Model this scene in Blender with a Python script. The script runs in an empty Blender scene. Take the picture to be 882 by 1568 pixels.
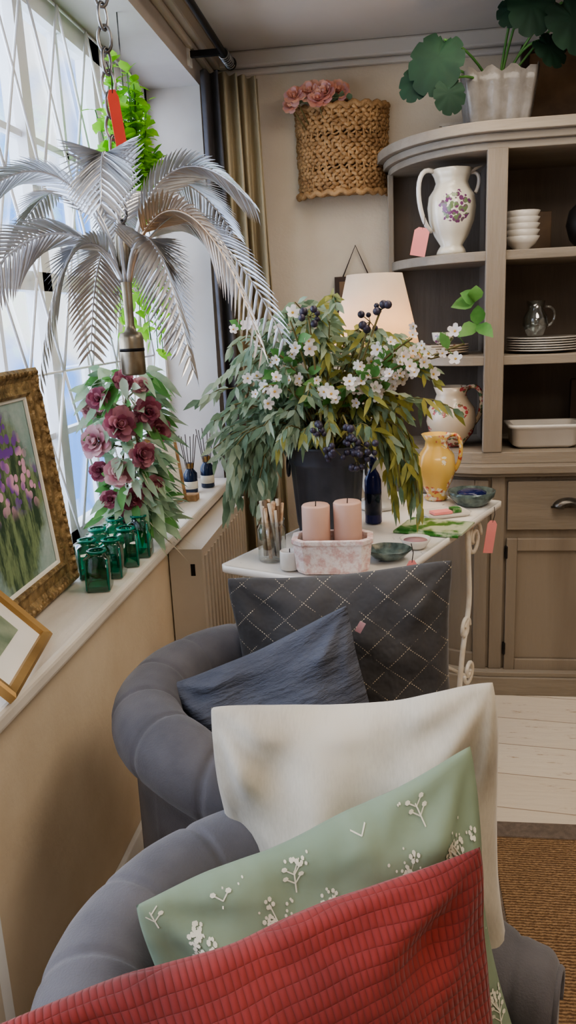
import bpy, math, random
from mathutils import Vector, Matrix, noise
random.seed(7)
V=Vector; pi=math.pi
def S(r,g,b):
    def f(c):
        c/=255.0
        return c/12.92 if c<=.04045 else ((c+.055)/1.055)**2.4
    return (f(r),f(g),f(b),1)
# ---------------------------------------------------------------- materials
def newmat(name):
    m=bpy.data.materials.new(name); m.use_nodes=True
    nt=m.node_tree; b=nt.nodes['Principled BSDF']
    return m,nt,b
def mth(nt,op,a,b=None,c=None):
    n=nt.nodes.new('ShaderNodeMath'); n.operation=op
    for i,v in enumerate((a,b,c)):
        if v is None: continue
        if isinstance(v,(int,float)): n.inputs[i].default_value=v
        else: nt.links.new(v,n.inputs[i])
    return n.outputs[0]
def mixc(nt,fac,a,b):
    n=nt.nodes.new('ShaderNodeMix'); n.data_type='RGBA'
    if isinstance(fac,(int,float)): n.inputs[0].default_value=fac
    else: nt.links.new(fac,n.inputs[0])
    for i,v in ((6,a),(7,b)):
        if isinstance(v,tuple): n.inputs[i].default_value=v
        else: nt.links.new(v,n.inputs[i])
    return n.outputs[2]
def coords(nt,kind='Object',scale=(1,1,1),rot=(0,0,0)):
    t=nt.nodes.new('ShaderNodeTexCoord'); m=nt.nodes.new('ShaderNodeMapping')
    m.inputs['Scale'].default_value=scale; m.inputs['Rotation'].default_value=rot
    nt.links.new(t.outputs[kind],m.inputs[0]); return m.outputs[0]
def noi(nt,co,scale,detail=4,rough=.55):
    n=nt.nodes.new('ShaderNodeTexNoise'); n.inputs['Scale'].default_value=scale
    n.inputs['Detail'].default_value=detail; n.inputs['Roughness'].default_value=rough
    nt.links.new(co,n.inputs['Vector']); return n.outputs[0]
def vor(nt,co,scale,feat='F1'):
    n=nt.nodes.new('ShaderNodeTexVoronoi'); n.feature=feat; n.inputs['Scale'].default_value=scale
    nt.links.new(co,n.inputs['Vector']); return n
def ramp(nt,fac,a,b):
    n=nt.nodes.new('ShaderNodeMapRange'); n.inputs[1].default_value=a; n.inputs[2].default_value=b
    nt.links.new(fac,n.inputs[0]); return n.outputs[0]
def bump(nt,b,h,strength,dist=.01):
    n=nt.nodes.new('ShaderNodeBump'); n.inputs['Strength'].default_value=strength; n.inputs['Distance'].default_value=dist
    nt.links.new(h,n.inputs['Height']); nt.links.new(n.outputs[0],b.inputs['Normal'])
def sep(nt,co):
    n=nt.nodes.new('ShaderNodeSeparateXYZ'); nt.links.new(co,n.inputs[0]); return n.outputs
def mat(name,c1,c2=None,rough=.6,metal=0,scale=6,stretch=(1,1,1),bmp=0,bscale=60,trans=0,ior=1.45,sheen=0,kind='Object',lo=.35,hi=.65,coat=0,detail=4,sub=0):
    m,nt,b=newmat(name)
    b.inputs['Roughness'].default_value=rough; b.inputs['Metallic'].default_value=metal
    b.inputs['Transmission Weight'].default_value=trans; b.inputs['IOR'].default_value=ior
    b.inputs['Sheen Weight'].default_value=sheen; b.inputs['Coat Weight'].default_value=coat
    if sub: b.inputs['Subsurface Weight'].default_value=sub; b.inputs['Subsurface Radius'].default_value=(.02,.015,.01)
    if c2 is None: c2=tuple(x*.82 for x in c1[:3])+(1,)
    co=coords(nt,kind,stretch)
    f=ramp(nt,noi(nt,co,scale,detail),lo,hi)
    nt.links.new(mixc(nt,f,c1,c2),b.inputs['Base Color'])
    if bmp: bump(nt,b,noi(nt,co,bscale,3),bmp)
    return m
def leafmat(name,c1,c2,scale=14,tr=.4,rough=.5):
    m=mat(name,c1,c2,rough,scale=scale); nt=m.node_tree; b=nt.nodes['Principled BSDF']; out=nt.nodes['Material Output']
    t=nt.nodes.new('ShaderNodeBsdfTranslucent'); mx=nt.nodes.new('ShaderNodeMixShader'); mx.inputs[0].default_value=tr
    src=b.inputs['Base Color'].links[0].from_socket; nt.links.new(src,t.inputs[0])
    nt.links.new(b.outputs[0],mx.inputs[1]); nt.links.new(t.outputs[0],mx.inputs[2]); nt.links.new(mx.outputs[0],out.inputs[0]); return m
def thinglass(name,c1,c2,g=.12,rough=.03):
    m,nt,b=newmat(name); nt.nodes.remove(b); out=nt.nodes['Material Output']
    t=nt.nodes.new('ShaderNodeBsdfTransparent'); gl=nt.nodes.new('ShaderNodeBsdfGlossy'); gl.inputs['Roughness'].default_value=rough
    mx=nt.nodes.new('ShaderNodeMixShader'); lw=nt.nodes.new('ShaderNodeLayerWeight'); lw.inputs[0].default_value=.35
    nt.links.new(mth(nt,'ADD',mth(nt,'MULTIPLY',lw.outputs[1],.7),g),mx.inputs[0])
    n=noi(nt,coords(nt),3); nt.links.new(mixc(nt,n,c1,c2),t.inputs[0])
    nt.links.new(t.outputs[0],mx.inputs[1]); nt.links.new(gl.outputs[0],mx.inputs[2]); nt.links.new(mx.outputs[0],out.inputs[0]); return m
M={}
M['wall']=mat('wall_plaster',S(202,189,170),S(192,178,158),.9,bmp=.15,bscale=90,scale=3)
M['wallL']=mat('sill_wall_plaster',S(222,205,180),S(208,189,162),.85,bmp=.1,bscale=60,scale=3)
M['ceil']=mat('ceiling_paint',S(190,181,170),S(182,173,162),.9,scale=2)
M['reveal']=mat('reveal_paint',S(196,190,184),S(184,176,170),.8,scale=3)
M['white']=mat('white_gloss_paint',S(242,242,242),S(230,230,230),.4,scale=4)
M['sill']=mat('sill_paint',S(230,222,210),S(196,186,173),.35,scale=7,stretch=(1,.3,1),bmp=.1,lo=.4,hi=.7)
M['dark']=mat('dark_metal',S(46,44,44),S(34,32,32),.45,metal=.5)
M['cab']=mat('cabinet_painted_oak',S(148,136,121),S(124,112,98),.6,scale=5,stretch=(1,1,.12),bmp=.35,bscale=40)
M['cabh']=mat('cabinet_oak_horizontal',S(156,145,130),S(130,119,105),.55,scale=5,stretch=(.12,1,1),bmp=.3,bscale=40)
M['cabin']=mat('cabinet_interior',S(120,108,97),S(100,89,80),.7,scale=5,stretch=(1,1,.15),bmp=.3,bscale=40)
M['pewter']=mat('pewter',S(120,116,110),S(80,78,74),.35,metal=.9,scale=20)
M['sofa']=mat('grey_velvet',S(96,93,96),S(78,76,80),.85,scale=9,sheen=.2,bmp=.15,bscale=300)
M['wood']=mat('turned_dark_wood',S(60,40,28),S(40,26,18),.5,stretch=(1,1,.2))
M['silver']=mat('palm_metal',S(240,242,244),S(186,186,188),.33,metal=.82,scale=9,lo=.3,hi=.7)
M['copper']=mat('palm_metal_copper',S(226,192,154),S(206,196,184),.32,metal=.85,scale=9)
M['brass']=mat('socket_brass',S(176,166,146),S(130,120,102),.35,metal=.9,scale=12)
M['steel']=mat('chain_steel',S(156,154,152),S(100,98,97),.35,metal=.9,scale=20)
M['pink']=mat('pink_card',S(240,156,152),S(232,146,144),.8)
M['orange']=mat('orange_card',S(226,84,66),S(214,74,60),.7)
M['euca']=leafmat('eucalyptus_leaf',S(146,166,138),S(98,124,96))
M['euca2']=leafmat('eucalyptus_pale',S(192,203,176),S(146,165,138))
M['olive']=leafmat('willow_leaf',S(184,178,98),S(130,136,70))
M['leafg']=leafmat('fresh_leaf',S(122,170,98),S(86,138,72),10)
M['lime']=leafmat('lime_leaf',S(176,228,84),S(126,192,60),12,.5)
M['mons']=mat('monstera_leaf',S(26,60,38),S(16,42,28),.75,scale=6)
M['stem']=mat('plant_stem',S(124,116,72),S(100,90,56),.7)
M['petalw']=leafmat('white_petal',S(246,242,238),S(240,228,226))
M['pollen']=mat('pollen',S(214,176,92),None,.8)
M['berry']=mat('dark_berry',S(70,64,80),S(48,44,58),.4,scale=30)
M['rose1']=leafmat('rose_dusky',S(198,138,146),S(168,108,120))
M['rose2']=leafmat('rose_pale',S(226,190,188),S(206,160,164))
M['rose3']=leafmat('rose_burgundy',S(160,88,104),S(130,66,82))
M['peach']=leafmat('peony_peach',S(240,198,176),S(230,168,150))
M['sage']=leafmat('sage_leaf',S(192,212,180),S(148,178,144))
M['straw']=mat('dry_grass',S(204,190,172),S(170,160,144),.8,scale=14)
M['wicker']=mat('wicker',S(186,150,108),S(144,110,74),.7,scale=22,bmp=.4,bscale=120)
M['cork']=mat('cork_and_sticks',S(214,190,160),S(150,104,74),.8,scale=30)
M['zinc']=mat('dark_zinc',S(86,87,95),S(64,66,75),.5,metal=.4,scale=8)
M['ceram']=mat('white_ceramic',S(224,219,212),S(214,208,199),.25,scale=3,coat=.3)
M['candle']=mat('blush_wax',S(204,168,150),S(194,156,138),.5,scale=5,sub=.1)
M['wick']=mat('wick',S(60,50,44),None,.9)
M['gold']=mat('gilt_frame',S(168,142,102),S(108,88,60),.5,metal=.35,scale=40,bmp=.8,bscale=55)
M['gold2']=mat('gold_frame',S(180,146,96),S(150,118,72),.4,metal=.5,scale=8)
M['mount']=mat('picture_mount',S(238,234,226),S(232,228,218),.8)
M['blueglass']=mat('cobalt_glass',S(46,56,118),S(34,42,96),.1,trans=.3)
M['navy']=mat('navy_glass',S(34,50,80),S(24,36,62),.1,trans=.2)
M['clear']=thinglass('clear_glass',S(244,248,248),S(236,242,242))
M['teal']=thinglass('teal_glass',S(96,222,194),S(60,196,168),.06)
M['tealb']=mat('teal_glass_base',S(24,140,118),S(14,112,94),.12,trans=.15)
M['grey_c']=mat('curtain_cloth',S(180,168,143),S(150,138,114),.85,scale=8,stretch=(1,1,.2),bmp=.2,bscale=200)
M['darkc']=mat('curtain_dark_cloth',S(96,92,94),S(78,75,78),.85)  # darker grey for the first quarter of the curtain's width
M['iron']=mat('white_enamel_iron',S(236,230,218),S(214,200,180),.4,scale=14,bmp=.2)
M['print']=mat('brown_print',S(122,96,70),S(84,64,46),.5,scale=5)
M['plasticw']=mat('radiator_paint',S(206,196,182),S(196,186,172),.4,scale=3)
M['sprig']=mat('cream_flower_print',S(208,204,186),S(192,188,168),.85,scale=30)
def m_table():
    m,nt,b=newmat('enamel_table_top'); co=coords(nt)
    n=noi(nt,co,26,6,.7); f=ramp(nt,n,.66,.69)
    nt.links.new(mixc(nt,f,S(234,229,222),S(96,72,56)),b.inputs['Base Color']); b.inputs['Roughness'].default_value=.25
    return m
M['table']=m_table()
def m_stone():
    m,nt,b=newmat('pink_wash_stone'); co=coords(nt)
    f=ramp(nt,noi(nt,co,45,6,.7),.45,.6)
    nt.links.new(mixc(nt,f,S(226,214,208),S(206,170,162)),b.inputs['Base Color']); b.inputs['Roughness'].default_value=.8
    bump(nt,b,noi(nt,co,60,4),.5); return m
M['stone']=m_stone()
def m_floor():
    m,nt,b=newmat('whitewashed_boards')
    co=coords(nt,'Object',(1,1,1),(0,0,.12))
    br=nt.nodes.new('ShaderNodeTexBrick'); nt.links.new(co,br.inputs['Vector'])
    br.inputs['Scale'].default_value=1; br.inputs['Brick Width'].default_value=2.3; br.inputs['Row Height'].default_value=.19
    br.inputs['Mortar Size'].default_value=.0018; br.offset=.4
    br.inputs['Color1'].default_value=S(226,215,198); br.inputs['Color2'].default_value=S(216,203,184); br.inputs['Mortar'].default_value=S(150,128,106)
    co2=coords(nt,'Object',(1,6,1),(0,0,.12))
    f=ramp(nt,noi(nt,co2,7,8,.75),.60,.66)
    nt.links.new(mixc(nt,f,br.outputs[0],S(176,150,122)),b.inputs['Base Color']); b.inputs['Roughness'].default_value=.5
    bump(nt,b,noi(nt,co2,8,5),.3); return m
def m_rug():
    m,nt,b=newmat('jute_weave'); co=coords(nt)
    w=nt.nodes.new('ShaderNodeTexWave'); w.inputs['Scale'].default_value=34; w.inputs['Distortion'].default_value=3; w.bands_direction='Y'
    w.inputs['Detail'].default_value=3; w.inputs['Detail Scale'].default_value=3
    nt.links.new(co,w.inputs[0])
    n=noi(nt,co,130,4,.7)
    h=mth(nt,'ADD',mth(nt,'MULTIPLY',w.outputs[1],.5),n)
    nt.links.new(mixc(nt,ramp(nt,h,.5,1.1),S(116,88,62),S(200,164,124)),b.inputs['Base Color']); b.inputs['Roughness'].default_value=.95
    bump(nt,b,h,1,.01); return m
def m_charcoal():
    m,nt,b=newmat('charcoal_sequin_lattice'); co=coords(nt,'UV'); x,y,_=sep(nt,co)
    wob=mth(nt,'MULTIPLY',noi(nt,co,6,2),.012)
    def line(sgn):
        s=mth(nt,'ADD',mth(nt,'MULTIPLY',x,1.0),mth(nt,'MULTIPLY',y,1.25*sgn)); s=mth(nt,'ADD',mth(nt,'ADD',s,10),wob)
        d=mth(nt,'ABSOLUTE',mth(nt,'SUBTRACT',mth(nt,'FRACT',mth(nt,'MULTIPLY',s,10.5)),.5))
        l=mth(nt,'LESS_THAN',d,.013)
        t=mth(nt,'ADD',mth(nt,'SUBTRACT',mth(nt,'MULTIPLY',y,1.0),mth(nt,'MULTIPLY',x,1.0*sgn)),10)
        ds=mth(nt,'LESS_THAN',mth(nt,'FRACT',mth(nt,'MULTIPLY',t,120)),.5)
        return mth(nt,'MULTIPLY',l,ds)
    f=mth(nt,'MAXIMUM',line(1),line(-1)); f=mth(nt,'MULTIPLY',f,ramp(nt,noi(nt,co,40,3),.38,.62))
    cn=mixc(nt,ramp(nt,noi(nt,co,5),.3,.7),S(68,65,64),S(52,50,50))
    nt.links.new(mixc(nt,f,cn,S(212,196,166)),b.inputs['Base Color'])
    b.inputs['Roughness'].default_value=.8; b.inputs['Sheen Weight'].default_value=.15
    bump(nt,b,noi(nt,co,7,4),.7,.03); return m
def m_muslin():
    m,nt,b=newmat('blue_grey_muslin'); co=coords(nt,'UV',(1,1,1)); co2=coords(nt,'UV',(1.6,6,1))
    n=noi(nt,co2,5,5,.6)
    nt.links.new(mixc(nt,ramp(nt,n,.3,.7),S(72,75,86),S(90,93,103)),b.inputs['Base Color']); b.inputs['Roughness'].default_value=.9
    bump(nt,b,n,.9,.025); return m
def m_cream():
    m,nt,b=newmat('cream_linen'); co=coords(nt,'UV')
    n=noi(nt,co,5,3,.5); fine=noi(nt,coords(nt,'UV',(1,.3,1)),260,3,.6)
    nt.links.new(mixc(nt,ramp(nt,mth(nt,'ADD',mth(nt,'MULTIPLY',n,.8),mth(nt,'MULTIPLY',fine,.2)),.35,.65),S(194,185,168),S(156,147,131)),b.inputs['Base Color']); b.inputs['Roughness'].default_value=.8
    b.inputs['Sheen Weight'].default_value=.25; bump(nt,b,noi(nt,co,4.5,2),.9,.05); return m
def m_green():
    m,nt,b=newmat('sage_linen'); co=coords(nt,'UV')
    base=mixc(nt,ramp(nt,noi(nt,co,4),.3,.7),S(132,145,122),S(111,126,105))
    nt.links.new(base,b.inputs['Base Color']); b.inputs['Roughness'].default_value=.85
    bump(nt,b,noi(nt,co,6,3),.6,.035); return m
def m_red():
    m,nt,b=newmat('red_quilted_cotton'); co=coords(nt,'UV'); x,y,_=sep(nt,co)
    wy=mth(nt,'ADD',y,mth(nt,'MULTIPLY',noi(nt,co,5,2),.02)); wx=mth(nt,'ADD',x,mth(nt,'MULTIPLY',noi(nt,co,7,2),.02))
    a=mth(nt,'ABSOLUTE',mth(nt,'SINE',mth(nt,'MULTIPLY',wx,400))); c=mth(nt,'ABSOLUTE',mth(nt,'SINE',mth(nt,'MULTIPLY',wy,260)))
    h=mth(nt,'MULTIPLY',mth(nt,'POWER',a,.5),mth(nt,'POWER',c,.35))
    f=mth(nt,'ADD',mth(nt,'MULTIPLY',h,.3),mth(nt,'MULTIPLY',ramp(nt,noi(nt,co,8,4),.3,.7),.7))
    nt.links.new(mixc(nt,f,S(94,32,31),S(142,56,51)),b.inputs['Base Color']); b.inputs['Roughness'].default_value=.95  # dark red end is the cushion's shade, painted into grooves and blotches
    b.inputs['Sheen Weight'].default_value=.1
    bump(nt,b,mth(nt,'ADD',mth(nt,'MULTIPLY',h,.09),noi(nt,co,5,3)),.7,.03); return m
def m_floral(name,base,c1,c2,sc=9,bigsc=5.5,thr=.42,off=0):
    m,nt,b=newmat(name); co=coords(nt,'Object',(1,1,1))
    mp=nt.nodes.new('ShaderNodeMapping'); mp.inputs['Location'].default_value=(off,off,off); nt.links.new(co,mp.inputs[0]); co=mp.outputs[0]
    big=vor(nt,co,bigsc); m1=mth(nt,'LESS_THAN',mth(nt,'ADD',big.outputs['Distance'],mth(nt,'MULTIPLY',noi(nt,co,40,2),.2)),thr+.1)
    sm=vor(nt,co,sc*8); m2=mth(nt,'LESS_THAN',sm.outputs['Distance'],.55)
    f=mth(nt,'MULTIPLY',m1,m2)
    cc=mixc(nt,ramp(nt,noi(nt,co,45,1),.42,.56),c1,c2)
    nt.links.new(mixc(nt,f,base,cc),b.inputs['Base Color']); b.inputs['Roughness'].default_value=.25; b.inputs['Coat Weight'].default_value=.3
    return m
def m_pitch():
    m,nt,b=newmat('violet_floral_china'); co=coords(nt); x,y,z=sep(nt,co)
    r=mth(nt,'SQRT',mth(nt,'ADD',mth(nt,'POWER',mth(nt,'SUBTRACT',x,.02),2),mth(nt,'POWER',mth(nt,'SUBTRACT',z,.01),2)))
    msk=mth(nt,'LESS_THAN',mth(nt,'ADD',r,mth(nt,'MULTIPLY',noi(nt,co,40,3),.05)),.078)
    sm=vor(nt,co,62); m2=mth(nt,'LESS_THAN',sm.outputs['Distance'],.6); f=mth(nt,'MULTIPLY',msk,m2)
    cc=mixc(nt,ramp(nt,noi(nt,co,38,1),.45,.56),S(120,70,112),S(116,136,96))
    nt.links.new(mixc(nt,f,S(224,217,200),cc),b.inputs['Base Color']); b.inputs['Roughness'].default_value=.2; b.inputs['Coat Weight'].default_value=.4
    return m
def m_painting():
    m,nt,b=newmat('flower_painting'); co=coords(nt,'Object'); x,y,z=sep(nt,co)
    n=noi(nt,co,9,5,.7); col=mixc(nt,ramp(nt,n,.35,.65),S(180,196,190),S(136,164,160))
    r=mth(nt,'ADD',mth(nt,'ABSOLUTE',mth(nt,'MULTIPLY',y,1.0)),mth(nt,'MULTIPLY',mth(nt,'ABSOLUTE',mth(nt,'ADD',z,.02)),.75))
    msk=ramp(nt,mth(nt,'ADD',r,mth(nt,'MULTIPLY',noi(nt,co,24,4),.12)),.30,.25)
    stems=noi(nt,coords(nt,'Object',(1,1,.25)),40,4,.7)
    gr=mixc(nt,ramp(nt,stems,.42,.58),S(62,84,64),S(134,152,112))
    col=mixc(nt,msk,col,gr)
    v=vor(nt,co,40); up=ramp(nt,z,-.06,.0)
    fl=mth(nt,'MULTIPLY',mth(nt,'MULTIPLY',mth(nt,'LESS_THAN',v.outputs['Distance'],.5),msk),up)
    pc=mixc(nt,ramp(nt,noi(nt,co,12,1),.45,.55),S(130,84,176),S(232,178,206))
    col=mixc(nt,fl,col,pc)
    nt.links.new(col,b.inputs['Base Color']); b.inputs['Roughness'].default_value=.5; return m
def m_shade():
    m,nt,b=newmat('lampshade_fabric'); nt.nodes.remove(b)
    out=nt.nodes['Material Output']; d=nt.nodes.new('ShaderNodeBsdfDiffuse'); t=nt.nodes.new('ShaderNodeBsdfTranslucent'); mx=nt.nodes.new('ShaderNodeMixShader')
    co=coords(nt); c=mixc(nt,ramp(nt,noi(nt,co,8),.3,.7),S(230,216,198),S(222,206,188))
    nt.links.new(c,d.inputs[0]); nt.links.new(c,t.inputs[0]); mx.inputs[0].default_value=.35
    nt.links.new(d.outputs[0],mx.inputs[1]); nt.links.new(t.outputs[0],mx.inputs[2]); nt.links.new(mx.outputs[0],out.inputs[0]); return m
M['floor']=m_floor(); M['rug']=m_rug(); M['rugb']=mat('rug_border',S(130,116,105),S(112,100,90),.9,scale=60,bmp=.6,bscale=300)
M['charcoal']=m_charcoal(); M['muslin']=m_muslin(); M['cream']=m_cream(); M['green']=m_green(); M['red']=m_red()
M['pitch']=m_pitch()
M['rosejug']=m_floral('rose_floral_china',S(206,190,168),S(184,84,88),S(100,124,88),8,9,.42)
M['yellowv']=m_floral('yellow_floral_china',S(222,186,106),S(196,98,68),S(232,226,204),8,10,.45)
M['paint']=m_painting(); M['shade']=m_shade(); M['pane']=thinglass('window_glass',S(240,246,252),S(250,252,255),.0)
M['mag']=mat('magazine_cover',S(60,120,50),S(190,200,170),.3,scale=14,lo=.45,hi=.55)
M['abal']=mat('abalone_shell',S(126,142,138),S(76,90,90),.2,scale=30,metal=.3)
M['book']=mat('paper_label',S(236,230,214),None,.8)
M['acryl']=mat('crackle_glass',S(180,175,170),S(150,144,137),.15,trans=.35,scale=12,bmp=.3,bscale=30)
# ---------------------------------------------------------------- mesh builder
class MB:
    def __init__(s): s.v=[];s.f=[];s.m=[];s.sm=[];s.mats=[];s.uv=None
    def add(s,vs,fs,mt,smooth=True,T=None):
        mt=M[mt]
        if mt not in s.mats: s.mats.append(mt)
        k=s.mats.index(mt); o=len(s.v)
        s.v.extend([(T@V(p)) if T else V(p) for p in vs])
        for f in fs: s.f.append([i+o for i in f]); s.m.append(k); s.sm.append(smooth)
    def box(s,x0,x1,y0,y1,z0,z1,mt,T=None):
        vs=[(x,y,z) for x in(x0,x1) for y in(y0,y1) for z in(z0,z1)]
        s.add(vs,[(0,1,3,2),(4,6,7,5),(0,4,5,1),(2,3,7,6),(0,2,6,4),(1,5,7,3)],mt,False,T)
    def lathe(s,prof,mt,c=(0,0,0),seg=32,sx=1,sy=1,T=None,smooth=True,flute=0,nfl=0):
        vs=[];n=len(prof)
        for i in range(seg):
            a=2*pi*i/seg; k=1+flute*math.cos(nfl*a)
            for r,z in prof: vs.append((c[0]+r*k*sx*math.cos(a),c[1]+r*k*sy*math.sin(a),c[2]+z))
        fs=[]
        for i in range(seg):
            j=(i+1)%seg
            for q in range(n-1): fs.append((i*n+q,j*n+q,j*n+q+1,i*n+q+1))
        if prof[0][0]>1e-5: fs.append([i*n for i in range(seg)][::-1])
        s.add(vs,fs,mt,smooth,T)
    def tube(s,pts,r,mt,seg=8,closed=False,T=None,flat=1):
        pts=[V(p) for p in pts]; n=len(pts); rs=r if isinstance(r,(list,tuple)) else [r]*n
        vs=[];pn=None
        for i,p in enumerate(pts):
            a=pts[(i-1)%n] if (closed or i>0) else p; b=pts[(i+1)%n] if (closed or i<n-1) else p
            t=(b-a).normalized()
            if pn is None:
                pn=t.orthogonal().normalized()
            pn=(pn-t*pn.dot(t)).normalized(); bn=t.cross(pn)
            for k in range(seg):
                an=2*pi*k/seg; vs.append(p+pn*rs[i]*math.cos(an)+bn*rs[i]*math.sin(an)*flat)
        fs=[]
        for i in range(n if closed else n-1):
            j=(i+1)%n
            for k in range(seg): fs.append((i*seg+k,i*seg+(k+1)%seg,j*seg+(k+1)%seg,j*seg+k))
        if not closed: fs.append(list(range(seg))[::-1]); fs.append([(n-1)*seg+k for k in range(seg)])
        s.add(vs,fs,mt,True,T)
    def ball(s,c,r,mt,seg=8,sz=1):
        prof=[(max(1e-6,r*math.sin(pi*i/seg)),-r*sz*math.cos(pi*i/seg)) for i in range(seg+1)]
        s.lathe(prof,mt,c,seg+2)
    def prism(s,poly,z0,z1,mt,T=None):
        n=len(poly); vs=[(x,y,z0) for x,y in poly]+[(x,y,z1) for x,y in poly]
        fs=[list(range(n))[::-1],list(range(n,2*n))]+[(i,(i+1)%n,n+(i+1)%n,n+i) for i in range(n)]
        s.add(vs,fs,mt,False,T)
    def leaf(s,b,d,up,L,W,mt,bend=.2,n=4,fold=.15,prof=None):
        b=V(b); d=V(d).normalized(); up=V(up); side=d.cross(up)
        if side.length<1e-4: side=d.orthogonal()
        side.normalize(); nn=side.cross(d)
        vs=[];fs=[]
        for i in range(n+1):
            t=i/n; p=b+d*L*t+V((0,0,-1))*bend*L*t*t
            w=W*.5*(math.sin(pi*min(1,t**.8*.97+.02)) if prof is None else prof(t))
            vs+= [p-side*w+nn*fold*w, p, p+side*w+nn*fold*w]
        for i in range(n):
            a=3*i; fs+=[(a,a+1,a+4,a+3),(a+1,a+2,a+5,a+4)]
        s.add(vs,fs,mt)
    def petal(s,c,nv,e,r0,h,w,lean,mt,curl=.3):
        nv=V(nv).normalized(); e=V(e); e=(e-nv*e.dot(nv)).normalized(); t=nv.cross(e); vs=[]
        for v in (0,.5,1):
            for u in (-1,0,1):
                ww=w*(.35+.65*math.sin(pi*(.15+.62*v)))
                p=V(c)+nv*(h*v*math.cos(lean)-curl*h*v*v*.3)+e*(r0+h*v*math.sin(lean)+curl*h*v*v*.4-abs(u)*w*.35)+t*u*ww
                vs.append(p)
        fs=[(i*3+j,i*3+j+1,i*3+j+4,i*3+j+3) for i in(0,1) for j in(0,1)]
        s.add(vs,fs,mt)
    def rose(s,c,nv,r,m1,m2=None):
        m2=m2 or m1; nv=V(nv).normalized(); o=nv.orthogonal(); c=V(c)
        s.ball(c+nv*r*.3,r*.18,m1,5,1.2)
        for k,(cnt,r0,ln) in enumerate(((3,.06,.1),(4,.14,.4),(5,.22,.75),(6,.26,1.1),(7,.26,1.4))):
            for i in range(cnt):
                a=2*pi*i/cnt+k*.7+random.uniform(-.15,.15)
                e=Matrix.Rotation(a,3,nv)@o
                s.petal(c,nv,e,r*r0,r*(.62+.03*k)*random.uniform(.88,1.16),r*(.24+.05*k),ln+random.uniform(-.16,.16),m1 if (k+i)%3 else m2)
    def blossom(s,c,nv,r,mt='petalw'):
        nv=V(nv).normalized(); o=nv.orthogonal()
        for i in range(5):
            e=Matrix.Rotation(2*pi*i/5,3,nv)@o; s.petal(c,nv,e,r*.12,r*.9,r*.36,1.1,mt,.1)
        s.ball(V(c)+nv*r*.1,r*.16,'pollen',4)
    def done(s,name,bev=0,parent=None,sub=0,bseg=2,solid=0):
        me=bpy.data.meshes.new(name)
        ctr=V((0,0,0))
        if s.v:
            mn=V([min(p[i] for p in s.v) for i in range(3)]); mx=V([max(p[i] for p in s.v) for i in range(3)]); ctr=(mn+mx)/2
        me.from_pydata([tuple(p-ctr) for p in s.v],[],s.f)
        for m in s.mats: me.materials.append(m)
        me.polygons.foreach_set('material_index',s.m); me.polygons.foreach_set('use_smooth',s.sm)
        if s.uv:
            ul=me.uv_layers.new(name='UVMap')
            for l in me.loops: ul.data[l.index].uv=s.uv[l.vertex_index]
        me.update(); me.validate()
        o=bpy.data.objects.new(name,me); bpy.context.scene.collection.objects.link(o); o.location=ctr
        if solid: q=o.modifiers.new('s','SOLIDIFY'); q.thickness=solid; q.offset=0
        if bev: q=o.modifiers.new('b','BEVEL'); q.width=bev; q.segments=bseg; q.limit_method='ANGLE'; q.angle_limit=.7
        if sub: q=o.modifiers.new('u','SUBSURF'); q.levels=sub; q.render_levels=sub
        if parent: o.parent=parent
        return o
def empty(name):
    e=bpy.data.objects.new(name,None); bpy.context.scene.collection.objects.link(e); return e
def rnd(a,b): return random.uniform(a,b)
def bez(p0,p1,p2,n):
    p0,p1,p2=V(p0),V(p1),V(p2)
    return [p0*(1-t)**2+p1*2*t*(1-t)+p2*t*t for t in [i/n for i in range(n+1)]]
def bez3(p0,p1,p2,p3,n):
    p0,p1,p2,p3=V(p0),V(p1),V(p2),V(p3)
    return [p0*(1-t)**3+p1*3*t*(1-t)**2+p2*3*t*t*(1-t)+p3*t**3 for t in [i/n for i in range(n+1)]]
# ---------------------------------------------------------------- room shell
XW=-.73; H=2.55; YB=3.5; XR=2.6; YF=-1.6; RE=3.28
b=MB(); b.box(-1.1,XR,YF,YB+.1,-.1,0,'floor'); b.done('floor')
b=MB(); b.box(-1.1,XR,YF,YB+.1,H,H+.1,'ceil'); b.done('ceiling')
b=MB(); b.box(-1.1,XR,YB,YB+.12,0,H,'wall'); b.done('wall_back')
b=MB(); b.box(XR,XR+.1,YF,YB+.1,0,H,'wall'); b.done('wall_right')
b=MB(); b.box(-1.1,XR,YF-.1,YF,0,H,'wall'); b.done('wall_front')
b=MB()
b.box(-1.0,XW,YF,YB,0,.80,'wallL'); b.box(-1.0,XW,YF,YB,2.39,H,'reveal')
b.box(-1.0,XW,RE,YB,.80,2.39,'reveal'); b.box(-1.0,XW,YF,-.5,.80,2.39,'wallL')
b.done('wall_left')
b=MB(); b.box(-.96,-.695,-.5,RE-.002,.80,.84,'sill'); b.done('trim_windowsill',.012,bseg=3)
b=MB()
for o_,z0,z1 in((.05,2.49,2.55),(.025,2.465,2.49)):
    b.box(XW,XR,YB-o_,YB,z0,z1,'ceil'); b.box(XW,XW+o_,YF,YB,z0,z1,'ceil')
b.done('trim_cornice',.008)
b=MB(); b.box(XW,-.02,YB-.018,YB,0,.12,'white'); b.done('baseboard_back',.004)
b=MB(); b.box(XW,XW+.016,YF,YB-.02,0,.12,'white'); b.done('baseboard_left',.004)
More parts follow.
